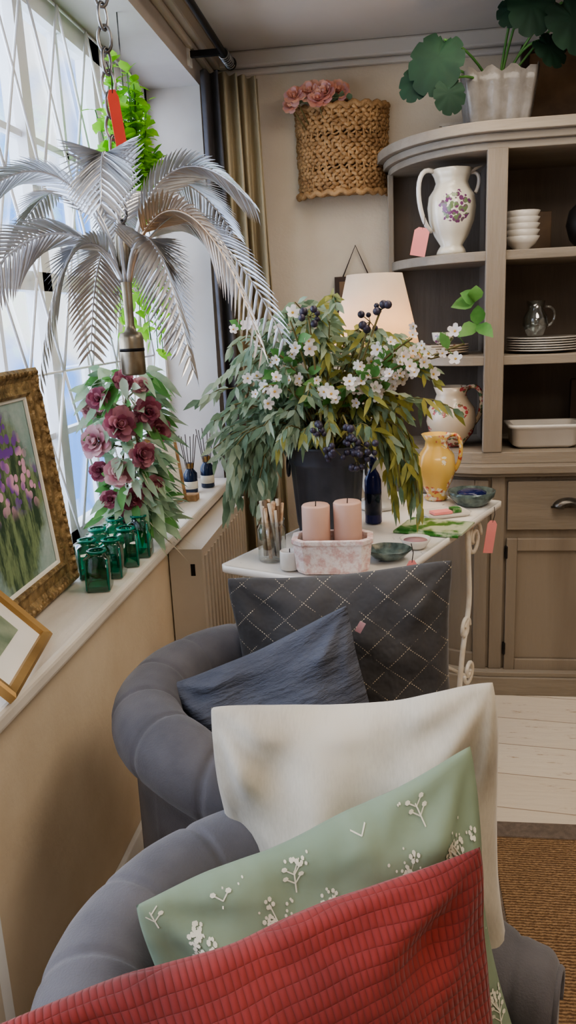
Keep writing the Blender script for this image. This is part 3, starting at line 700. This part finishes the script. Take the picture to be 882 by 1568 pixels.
# ---------------------------------------------------------------- tub armchairs
def tub(name,ox,oy,rot,R=.255,arm=.23):
    b=MB(); T=Matrix.Translation((ox,oy,0))@Matrix.Rotation(rot,4,'Z')
    path=[];Ltot=2*arm+pi*R; N=260
    for i in range(N+1):
        s=Ltot*i/N
        if s<arm: p=V((arm-s,R)); n=V((0,1))
        elif s<arm+pi*R:
            a=(s-arm)/R; p=V((-R*math.sin(a),R*math.cos(a))); n=V((-math.sin(a),math.cos(a)))
        else: p=V((s-arm-pi*R,-R)); n=V((0,-1))
        path.append((s,p,n))
    nr=18
    rings=[];seams=[Ltot*(k+.5)/11 for k in range(11)]
    for s,p,n in path:
        e=min(s,Ltot-s)/arm
        sl=min(1,max(0,(e)/1.6)); sl=sl*sl*(3-2*sl)
        zc=.56+.165*sl; r=.06+.012*sl
        g=sum(math.exp(-((s-q)/.005)**2) for q in seams)
        puff=min(abs(s-q) for q in seams)/(Ltot/22)
        endr=1-.35*max(0,1-min(s,Ltot-s)/.02)**2
        rg=r*(1-.07*g+.02*min(1,puff))*endr
        prof=[(-.05,.30)]+[(-.052,.38),(-.056,zc-.09)]
        for k in range(nr+1):
            a=pi+.35-(pi+1.1)*k/nr
            prof.append((.015+rg*math.cos(a),zc+rg*math.sin(a)))
        prof+=[(.042,zc-.075),(.045,zc-.12),(.046,.35),(.04,.14),(.03,.13),(-.04,.13)]
        ring=[(p.x+n.x*(o-.003*g*(1 if o<0 else -1)),p.y+n.y*(o),z) for o,z in prof]
        rings.append(ring)
    loft(b,rings,'sofa',T,cap0=True,cap1=True)
    for k in(0,-1):
        rr=rings[k]; b.tube([V(q) for q in rr[3:22]],.005,'sofa',6,T=T)
    inner=[(arm-.005,-(R-.04)),(arm-.005,(R-.04))]+[(-(R-.04)*math.sin(a*pi/20),(R-.04)*math.cos(a*pi/20)) for a in range(1,20)]
    b.prism(inner,.14,.33,'sofa',T)
    rg=[]
    for z,k in((.33,.93),(.338,.98),(.36,1.0),(.41,1.0),(.435,.97),(.45,.90),(.458,.6),(.46,.2)):
        L=[]
        for i in range(64):
            a=2*pi*i/64; c_,s_=math.cos(a),math.sin(a)
            ex=abs(c_)**.45 if c_>0 else c_; ey=abs(s_)**(.5 if c_>0 else .9)*(1 if s_>0 else -1)
            L.append((ex*((arm+.05) if c_>0 else (R-.06))*k, ey*(R-.06)*k, z))
        rg.append(L)
    loft(b,rg,'sofa',T,cap1=True)
    for x,y in((arm-.04,R-.02),(arm-.04,-R+.02),(-.17,.16),(-.17,-.16)): b.lathe([(.012,.0),(.016,.02),(.014,.05),(.024,.09),(.026,.14)],'wood',(x,y,0),14,T=T)
    return b.done(name)
tub('grey_tub_armchair',-.085,.755,-.33); tub('grey_tub_armchair.001',-.235,1.475,-.12,R=.262,arm=.26)
# ---------------------------------------------------------------- cushions
def pillow(name,TL,TR,BR,BL,T,mt,seed=0,pinch=.085,wr=.012,deco=None):
    TL,TR,BR,BL=map(V,(TL,TR,BR,BL)); n=56; b=MB(); b.uv=[]
    nrm=((TR-TL).cross(TL-BL)).normalized(); W=(TR-TL).length; Hh=(TL-BL).length
    def surf(uu,vv,side):
        wob=.03*noise.noise(V((uu*1.6+seed,vv*1.6,seed)))
        pu=uu*(1-pinch*(1-abs(vv)**1.6)+wob); pv=vv*(1-pinch*(1-abs(uu)**1.6)+wob)
        cr=(abs(uu)*abs(vv))**6; pu*=1-.03*cr; pv*=1-.03*cr
        a,c=(pu+1)/2,(pv+1)/2
        p=(BL*(1-a)+BR*a)*(1-c)+(TL*(1-a)+TR*a)*c
        k=max(0,(1-uu*uu))*max(0,(1-vv*vv)); th=T/2*(k**.5)
        q=noise.noise(V((uu*2.2+seed,vv*2.2,seed*1.7+side)))
        ang=math.atan2(1-abs(vv),1-abs(uu)+1e-6); cd=math.hypot(1-abs(uu),1-abs(vv))
        fold=math.sin(ang*9+seed+2*(uu>0)+3*(vv>0))*math.exp(-((cd-.35)/.3)**2)
        sag=noise.noise(V((uu*1.1+vv*2.5+seed*3,vv*1.1-uu,seed)))
        pk=math.sin(uu*23+seed+3*noise.noise(V((uu*3,seed,vv))))*math.exp(-((1-abs(vv))/.10)**2)+math.sin(vv*21+seed)*math.exp(-((1-abs(uu))/.10)**2)
        p=p+nrm*side*(th+(wr*q+wr*.5*fold+wr*.8*sag+.0025*pk)*min(1,k*4))
        return p+nrm*.016*noise.noise(V((uu*1.8,vv*1.8,seed+9)))
    idx={}; vs=[];fs=[]
    for side in(1,-1):
        for i in range(n+1):
            for j in range(n+1):
                u=2*i/n-1; v=2*j/n-1
                if side==-1 and (i in(0,n) or j in(0,n)): idx[(side,i,j)]=idx[(1,i,j)]; continue
                uu=math.sin(u*pi/2)*.5+u*.5; vv=math.sin(v*pi/2)*.5+v*.5
                idx[(side,i,j)]=len(vs); vs.append(surf(uu,vv,side)); b.uv.append((uu*W/2+.5,vv*Hh/2+.5))
    for side in(1,-1):
        for i in range(n):
            for j in range(n):
                f=[idx[(side,i,j)],idx[(side,i+1,j)],idx[(side,i+1,j+1)],idx[(side,i,j+1)]]
                fs.append(f if side==1 else f[::-1])
    b.add(vs,fs,mt)
    if deco:
        def poly(pts):
            q=[]
            for x,y in pts:
                uu,vv=x/(W/2),y/(Hh/2)
                if abs(uu)>.97 or abs(vv)>.97: return
                q.append(surf(uu,vv,1)+nrm*.0014)
            b.add(q,[list(range(len(q)))],'sprig'); b.uv.extend([(0,0)]*len(q))
        deco(poly,W,Hh)
    return b.done(name)
def sprigs(poly,W,Hh):
    R_=random.Random(3); row=0; y=-Hh/2+.02; K=.84
    while y<Hh/2+.03:
        x=-W/2+.02+(.042 if row%2 else 0)
        while x<W/2+.05:
            cx_,cy_=x+R_.uniform(-.01,.01),y+R_.uniform(-.01,.01); th=R_.uniform(-.4,.4)
            def loc(a,r): return (cx_+K*r*math.sin(a+th),cy_+K*r*math.cos(a+th))
            def seg(p,q,w=.0007):
                dx,dy=q[0]-p[0],q[1]-p[1]; l=math.hypot(dx,dy)+1e-9; ox,oy=-dy/l*w,dx/l*w
                poly([(p[0]-ox,p[1]-oy),(q[0]-ox,q[1]-oy),(q[0]+ox,q[1]+oy),(p[0]+ox,p[1]+oy)])
            base=loc(pi,.03)
            for k in range(6):
                a=R_.uniform(-1.25,1.25); r=R_.uniform(.008,.033); tip=loc(a,r); seg(loc(0,-.008),tip)
                for m in range(5):
                    aa=m*2*pi/5+R_.uniform(-.3,.3); d=R_.uniform(.003,.0055); fx,fy=tip[0]+d*math.cos(aa),tip[1]+d*math.sin(aa); rr=R_.uniform(.0017,.0028)
                    poly([(fx+rr*math.cos(t*pi/3),fy+rr*math.sin(t*pi/3)) for t in range(6)])
            for k in range(9):
                q=loc(R_.uniform(-1.6,1.6),R_.uniform(.015,.038)); rr=R_.uniform(.0010,.0020); poly([(q[0]+rr*math.cos(t*pi/3),q[1]+rr*math.sin(t*pi/3)) for t in range(6)])
            seg(base,loc(0,-.006),.0009)
            for sgn in(-1,1):
                for d in(.010,.020):
                    p=loc(pi,d); q=(p[0]+sgn*.010*math.cos(th),p[1]+.007); seg(p,q)
                    poly([(q[0]+.0038*math.cos(t*pi/3),q[1]+.0022*math.sin(t*pi/3)) for t in range(6)])
            x+=.084
        y+=.062; row+=1
pillow('charcoal_sequin_cushion',(-.385,1.67,.935),(.13,1.67,.975),(.15,1.57,.48),(-.34,1.57,.47),.17,'charcoal',1,wr=.016)
pillow('blue_grey_muslin_cushion',(-.48,1.46,.765),(-.092,1.51,.94),(.02,1.42,.50),(-.36,1.37,.465),.17,'muslin',2,wr=.02)
pillow('cream_linen_cushion',(-.28,1.03,.955),(.14,1.03,1.005),(.185,.94,.45),(-.25,.95,.47),.20,'cream',3,wr=.03)
pillow('sage_floral_cushion',(-.305,.73,.86),(.095,.92,.965),(.18,.84,.47),(-.22,.66,.48),.16,'green',4,wr=.02,deco=sprigs)
pillow('red_quilted_cushion',(-.43,.545,.86),(.095,.79,.918),(.155,.73,.47),(-.30,.48,.50),.17,'red',5,wr=.022)
b=MB(); b.prism([(-.005,-.012),(.008,-.012),(.008,.012),(-.005,.012)],-.001,.001,'rose2',Matrix.Translation((-.072,1.505,.88))@Matrix.Rotation(pi/2,4,'X')@Matrix.Rotation(-.5,4,'Z')); b.done('fabric_care_label')
# ---------------------------------------------------------------- sill things
b=MB()
def tumbler(x,y,h,w,rot):
    T=Matrix.Translation((x,y,.8405))@Matrix.Rotation(rot,4,'Z')
    loft(b,[R3(w*.47,w*.47,w*.10,0),R3(w*.5,w*.5,w*.12,.004),R3(w*.5,w*.5,w*.12,h*.84),R3(w*.36,w*.36,w*.3,h*.88),R3(w*.36,w*.36,w*.3,h*.96),R3(w*.40,w*.40,w*.38,h*.965),R3(w*.40,w*.40,w*.38,h)],'teal',T)
    loft(b,[R3(w*.40,w*.40,w*.10,.016),R3(w*.46,w*.46,w*.10,.015),R3(w*.46,w*.46,w*.10,.003)],'tealb',T,cap1=True)
    loft(b,[R3(w*.35,w*.35,w*.30,h*.955),R3(w*.41,w*.41,w*.38,h*.96),R3(w*.41,w*.41,w*.38,h),R3(w*.30,w*.30,w*.28,h)],'tealb',T,cap0=False)
    for q in range(4):
        a=pi/4+q*pi/2; r=w*.46*1.36; b.tube([T@V((r*math.cos(a),r*math.sin(a),.005)),T@V((r*math.cos(a),r*math.sin(a),h*.83))],.0035,'tealb',5)
for x,y,h,r in((-.755,1.84,.105,.2),(-.82,1.94,.105,.5),(-.755,1.945,.105,.1),(-.82,2.02,.115,.4),(-.745,2.04,.11,.3),(-.735,2.13,.125,.1),(-.80,2.11,.12,.5)): tumbler(x,y,h,.062,r)
b.done('square_teal_glasses')
b=MB(); C0=V((-.78,2.25,1.18))
for x,y in ((0,0),(.01,.02),(-.02,.01),(.02,-.02)): b.tube([(-.78+x,2.27+y,.845),(-.78+x*2,2.26+y*2,1.1),(-.78,2.25,1.3)],.004,'stem',6)
for i in range(300):
    a=rnd(0,2*pi); h=rnd(-.27,.20); rr=.07; k=.55 if math.cos(a)<-.2 else 1
    b.leaf(C0+V((math.cos(a)*rr,math.sin(a)*rr,h)),V((math.cos(a)*k,math.sin(a),rnd(-.7,.5))),(rnd(-1,1),rnd(-1,1),1),rnd(.05,.11)*k,rnd(.025,.045),random.choice(['sage','sage','euca2','leafg','euca']),.3,4)
for i in range(110):
    a=rnd(0,2*pi); h=rnd(-.28,.2); k=.6 if math.cos(a)<-.2 else 1; b.leaf(C0+V((0,0,h)),V((math.cos(a),math.sin(a),rnd(-.8,.5))),(0,0,1),rnd(.13,.2)*k,.007,random.choice(['straw','sage']),.2,3)
for dx,dy,dz,r,m in((.02,-.13,.05,.048,'rose1'),(.09,-.09,.08,.038,'rose3'),(-.06,-.12,.0,.048,'rose2'),(-.04,-.12,.12,.034,'rose3'),(.07,-.11,-.04,.038,'rose1'),(.0,-.13,-.09,.042,'rose2'),(.03,-.11,-.17,.036,'rose3'),(-.08,-.08,.09,.030,'rose2'),(.10,-.04,.02,.036,'rose3'),(.03,-.10,.17,.030,'rose1'),(.08,-.07,-.14,.032,'rose1'),(-.07,-.09,-.09,.030,'rose3'),(-.04,-.11,-.17,.028,'rose3'),(.07,-.08,.15,.028,'rose2'),(.01,-.09,-.23,.026,'rose1')):
    p=C0+V((dx,dy,dz)); b.rose(p,(dx*5+rnd(0,.6),-1,rnd(0,.5)),r,m,{'rose1':'rose3','rose2':'rose1','rose3':'rose1'}[m])
    b.tube([p,C0+V((0,0,dz-.04))],.003,'stem',5)
for i in range(40):
    a=rnd(-2.6,-.3); h=rnd(-.25,.19); b.leaf(C0+V((math.cos(a)*.10,math.sin(a)*.12,h)),V((math.cos(a),math.sin(a)*.5,rnd(-.8,.4))),(0,-1,.4),rnd(.04,.07),rnd(.02,.03),random.choice(['sage','euca2','leafg']),.3,4)
b.done('dried_rose_bouquet')
E=empty('gilt_framed_painting')
b=MB(); w,h=.52,.56
def frame(b,w,h,prof,mt):
    rings=[]
    for ins,ox in prof:
        rings.append([(ox,-w/2+ins,-h/2+ins),(ox,w/2-ins,-h/2+ins),(ox,w/2-ins,h/2-ins),(ox,-w/2+ins,h/2-ins)])
    loft(b,rings,mt,None,cap0=False,smooth=False)
frame(b,w,h,[(0,0),(0,.03),(.008,.036),(.02,.03),(.03,.024),(.05,.026),(.058,.03),(.064,.026),(.068,.012)],'gold')
for i in range(26):
    for sgn in(-1,1):
        t=-.5+(i+.5)/26
        b.ball((.03,t*w,sgn*(h/2-.012)),.009,'gold',5); b.ball((.03,sgn*(w/2-.012),t*h),.009,'gold',5)
o=b.done('frame')
b2=MB(); b2.add([(.012,-w/2+.06,-h/2+.06),(.012,w/2-.06,-h/2+.06),(.012,w/2-.06,h/2-.06),(.012,-w/2+.06,h/2-.06)],[(0,1,2,3)],'paint',False); o2=b2.done('canvas')
b3=MB(); frame(b3,w-.12,h-.12,[(0,.012),(0,.02),(.012,.018),(.014,.013)],'mount'); o3=b3.done('slip')
b4=MB(); b4.box(-.004,.0,-w/2+.01,w/2-.01,-h/2+.01,h/2-.01,'wood'); o4=b4.done('backing')
for q in(o,o2,o3,o4): q.parent=E
E.location=(-.885,1.64,1.126); E.rotation_euler=(0,-.09,0.03)
E2=empty('gold_framed_print')
b=MB(); w,h=.30,.22
frame(b,w,h,[(0,0),(0,.016),(.006,.02),(.02,.016),(.022,.006)],'gold2'); o=b.done('frame')
b=MB(); b.box(0,.006,-w/2+.015,w/2-.015,-h/2+.015,h/2-.015,'mount'); o2=b.done('mount')
b=MB(); b.box(.0062,.007,-.08,.08,-.045,.045,'euca2'); o3=b.done('print')
for q in(o,o2,o3): q.parent=E2
E2.rotation_euler=(0,-.75,.2); E2.location=(-.793,1.345,.925)
def diffuser(x,y,h,nm,w=.05):
    b=MB(); b.lathe([(w*.45,0),(w*.5,.004),(w*.5,h*.65),(w*.25,h*.8),(w*.22,h),(w*.15,h),(.0001,h*.8)],'navy',(x,y,.8405),20)
    b.lathe([(w*.51,h*.15),(w*.51,h*.4)],'book',(x,y,.8405),20); b.lathe([(w*.26,h*.82),(w*.27,h*.83),(w*.27,h)],'gold2',(x,y,.8405),16)
    for i in range(6): 
        a=i*1.05; b.tube([(x,y,.85),(x+.035*math.cos(a),y+.035*math.sin(a),.84+h+.11)],.0018,'wood',5)
    b.done(nm)
diffuser(-.80,2.98,.12,'reed_diffuser',.055); diffuser(-.755,3.08,.13,'reed_diffuser.001',.055)
b=MB(); b.box(-.79,-.74,2.82,2.87,.8405,.865,'wicker'); b.done('small_wooden_box',.003)
b=MB(); T=Matrix.Translation((-.83,2.74,.8405))@Matrix.Rotation(-.12,4,'Y')@Matrix.Rotation(-.5,4,'Z')
b.box(-.004,.004,-.09,.09,.0,.26,'mount',T)
for y0,y1,z0,z1 in((-.1,.1,0,.012),(-.1,.1,.25,.265),(-.1,-.088,0,.265),(.088,.1,0,.265)): b.box(-.008,.008,y0,y1,z0,z1,'wicker',T)
b.done('small_standing_frame')
# ---------------------------------------------------------------- palm chandelier
b=MB(); px,py=-.50,1.50
b.lathe([(.0001,1.405),(.020,1.405),(.0235,1.408),(.0235,1.475),(.02,1.485),(.012,1.487),(.0085,1.5),(.0095,1.56),(.013,1.62),(.015,1.66),(.008,1.68),(.0001,1.68)],'brass',(px,py,0),24)
b.lathe([(.0242,1.45),(.0242,1.456)],'dark',(px,py,0),24)
def frond(az,r1,z1,r2,z2,mt,roll=0,scale=1,start=1.58,L=.098):
    d=V((math.cos(az),math.sin(az),0)); p0=V((px,py,start))+d*.008
    NN=40
    pts=bez3(p0,p0+d*r1*.25+V((0,0,(z1-start)*.9)),V((px,py,z1+.03))+d*r1,V((px,py,z2))+d*r2,NN)
    b.tube(pts,[.0048*(1-.75*i/NN) for i in range(NN+1)],mt,6)
    for i in range(9,NN+1):
        t=i/NN; tan=(pts[min(i+1,NN)]-pts[i-1]).normalized(); side=tan.cross(V((0,0,1)))
        if side.length<.1: side=d.cross(V((0,0,1)))
        side.normalize(); side=Matrix.Rotation(roll*min(1,t*1.5),3,tan)@side; up=side.cross(tan)
        LL=L*scale*(math.sin(pi*min(1,.22+.70*(t-.2)/.8)))**.6*rnd(.93,1.05)
        for sg in(-1,1):
            dr=(tan*.8+side*sg*.85-up*.18).normalized()
            b.leaf(pts[i],dr,up+side*sg*rnd(-.3,.5),LL,.0074*scale,mt,.10,4,fold=.6,prof=lambda t:[.5,1,1,.7,.06][int(round(t*4))])
sp=[(-2.6,.15,1.80,.27,1.70,'silver',.3),(2.75,.16,1.80,.30,1.66,'silver',-.3),(-1.45,.09,1.83,.15,1.70,'silver',0),(-.15,.15,1.80,.26,1.70,'silver',-.4),(.85,.14,1.80,.26,1.68,'silver',0),(1.9,.14,1.79,.25,1.68,'silver',0),
(-2.85,.17,1.70,.30,1.53,'silver',.8),(-2.2,.13,1.68,.20,1.42,'silver',.6),(-.75,.13,1.69,.21,1.42,'silver',-.6),(-.30,.18,1.75,.28,1.45,'copper',-.8),(.35,.17,1.73,.30,1.46,'silver',-.5),(1.4,.13,1.68,.22,1.45,'silver',0),(2.3,.13,1.68,.22,1.45,'silver',0)]
for q in sp: frond(*q)
z=1.67; k=0
while z<2.53:
    q=[]
    for i in range(14):
        a=2*pi*i/14; u=.011*math.cos(a); w=.022*math.sin(a)
        q.append((px+(u if k%2 else u*.35),py+(u*.35 if k%2 else u),z+w))
    b.tube(q,.003,'steel',6,closed=True); z+=.036; k+=1
b.lathe([(.0001,2.549),(.03,2.549),(.025,2.53),(.0001,2.525)],'steel',(px,py,0),20)
b.done('hanging_metal_palm_tree')
tag((-.487,1.475,1.905),.02,.12,'red_price_tag','orange',tilt=-.1,yaw=.5)
# hanging green plant in window
b=MB(); gx,gy=-.79,2.50
b.tube([(gx,gy,2.39),(gx,gy,2.15)],.002,'steel',5); b.lathe([(.03,0),(.05,.03),(.055,.08),(.05,.08),(.0001,.06)],'wicker',(gx,gy,1.66),20)
b.tube([(gx,gy,2.16),(gx+.05,gy,1.74)],.0015,'steel',4); b.tube([(gx,gy,2.16),(gx-.05,gy,1.74)],.0015,'steel',4); b.tube([(gx,gy,2.16),(gx,gy-.05,1.74)],.0015,'steel',4)
for i in range(48):
    a=rnd(0,2*pi); r=rnd(.02,.125); top=rnd(1.90,2.30)-r*.8; pts=bez((gx,gy,1.72),(gx+r*.5*math.cos(a),gy+r*.5*math.sin(a),1.95),(gx+r*math.cos(a)*.8,gy+r*math.sin(a)*1.5,top),12); b.tube(pts,.0018,'leafg',4)
    for p in pts[3:]:
        for _ in range(3): b.leaf(p,(rnd(-.6,1),rnd(-1,1),rnd(-.3,.8)),(rnd(-.5,.5),rnd(-1,.2),1),rnd(.035,.055),rnd(.028,.040),'lime',.2,3)
for i in range(16):
    a=rnd(0,2*pi); r=rnd(.05,.09); pts=bez((gx,gy,1.74),(gx+r*math.cos(a),gy+r*math.sin(a),1.76),(gx+r*math.cos(a),gy+r*math.sin(a),rnd(1.4,1.6)),10); b.tube(pts,.0015,'leafg',4)
    for p in pts[2:]:
        for _ in range(2): b.leaf(p,(rnd(-.6,1),rnd(-1,1),rnd(-.8,.2)),(rnd(-.5,.5),rnd(-1,.2),1),rnd(.03,.045),.028,'lime',.2,3)
b.done('hanging_green_plant')
# ---------------------------------------------------------------- added ceiling fill lamps + lighting
def fill_lamp(x,y,nm,e):  # unseen disc and area lamp, added to fill the closed room with warm light
    b=MB(); b.lathe([(.0001,0),(.09,0),(.10,.01),(.10,.03)],'white',(x,y,H-.03),28); b.done(nm)
    l=bpy.data.lights.new(nm+'_light','AREA'); l.shape='DISK'; l.size=.9; l.energy=e; l.color=(1,.88,.74)
    o=bpy.data.objects.new(nm+'_light',l); bpy.context.scene.collection.objects.link(o); o.location=(x,y,H-.06)
fill_lamp(.9,1.5,'ceiling_light',14); fill_lamp(.5,-.3,'ceiling_light.001',14); fill_lamp(.2,2.5,'ceiling_light.002',6.5)
l=bpy.data.lights.new('lamp_bulb_light','POINT'); l.energy=4; l.color=(1,.74,.48); l.shadow_soft_size=.03
o=bpy.data.objects.new('lamp_bulb_light',l); bpy.context.scene.collection.objects.link(o); o.location=(lx,ly,Z+.58)
l=bpy.data.lights.new('window_daylight','AREA'); l.shape='RECTANGLE'; l.size=3.6; l.size_y=1.5; l.energy=60; l.color=(.96,.98,1)
o=bpy.data.objects.new('window_daylight',l); bpy.context.scene.collection.objects.link(o); o.location=(-1.5,1.2,1.85)
o.rotation_euler=V((1,0,-.25)).to_track_quat('-Z','Y').to_euler()
w=bpy.data.worlds.new('World'); bpy.context.scene.world=w; w.use_nodes=True; nt=w.node_tree; bg=nt.nodes['Background']
tc=nt.nodes.new('ShaderNodeTexCoord')
n=nt.nodes.new('ShaderNodeTexNoise'); n.inputs['Scale'].default_value=7; nt.links.new(tc.outputs['Generated'],n.inputs['Vector'])
f=ramp(nt,n.outputs[0],.43,.54); nt.links.new(mixc(nt,f,(.18,.42,1,1),(1,1,1,1)),bg.inputs[0]); bg.inputs[1].default_value=2.6
# ---------------------------------------------------------------- camera
ff=1200.0
d=V(((600-441)/ff,(784-480)/ff,-1)).normalized(); r=math.radians(2.5); s_,c_=math.sin(r),math.cos(r)
u=V((-s_,c_,(-s_*d.x+c_*d.y)/(-d.z))).normalized(); x=d.cross(u)
R4=Matrix((x,d,u)).to_4x4(); R4.translation=V((0,0,1.5))
cam=bpy.data.cameras.new('camera'); cam.sensor_fit='VERTICAL'; cam.sensor_height=36; cam.sensor_width=36; cam.lens=36*ff/1568; cam.clip_start=.02
co=bpy.data.objects.new('camera',cam); bpy.context.scene.collection.objects.link(co); co.matrix_world=R4
bpy.context.scene.camera=co
vs=bpy.context.scene.view_settings; vs.view_transform='AgX'; vs.look='AgX - Medium High Contrast'; vs.exposure=.5
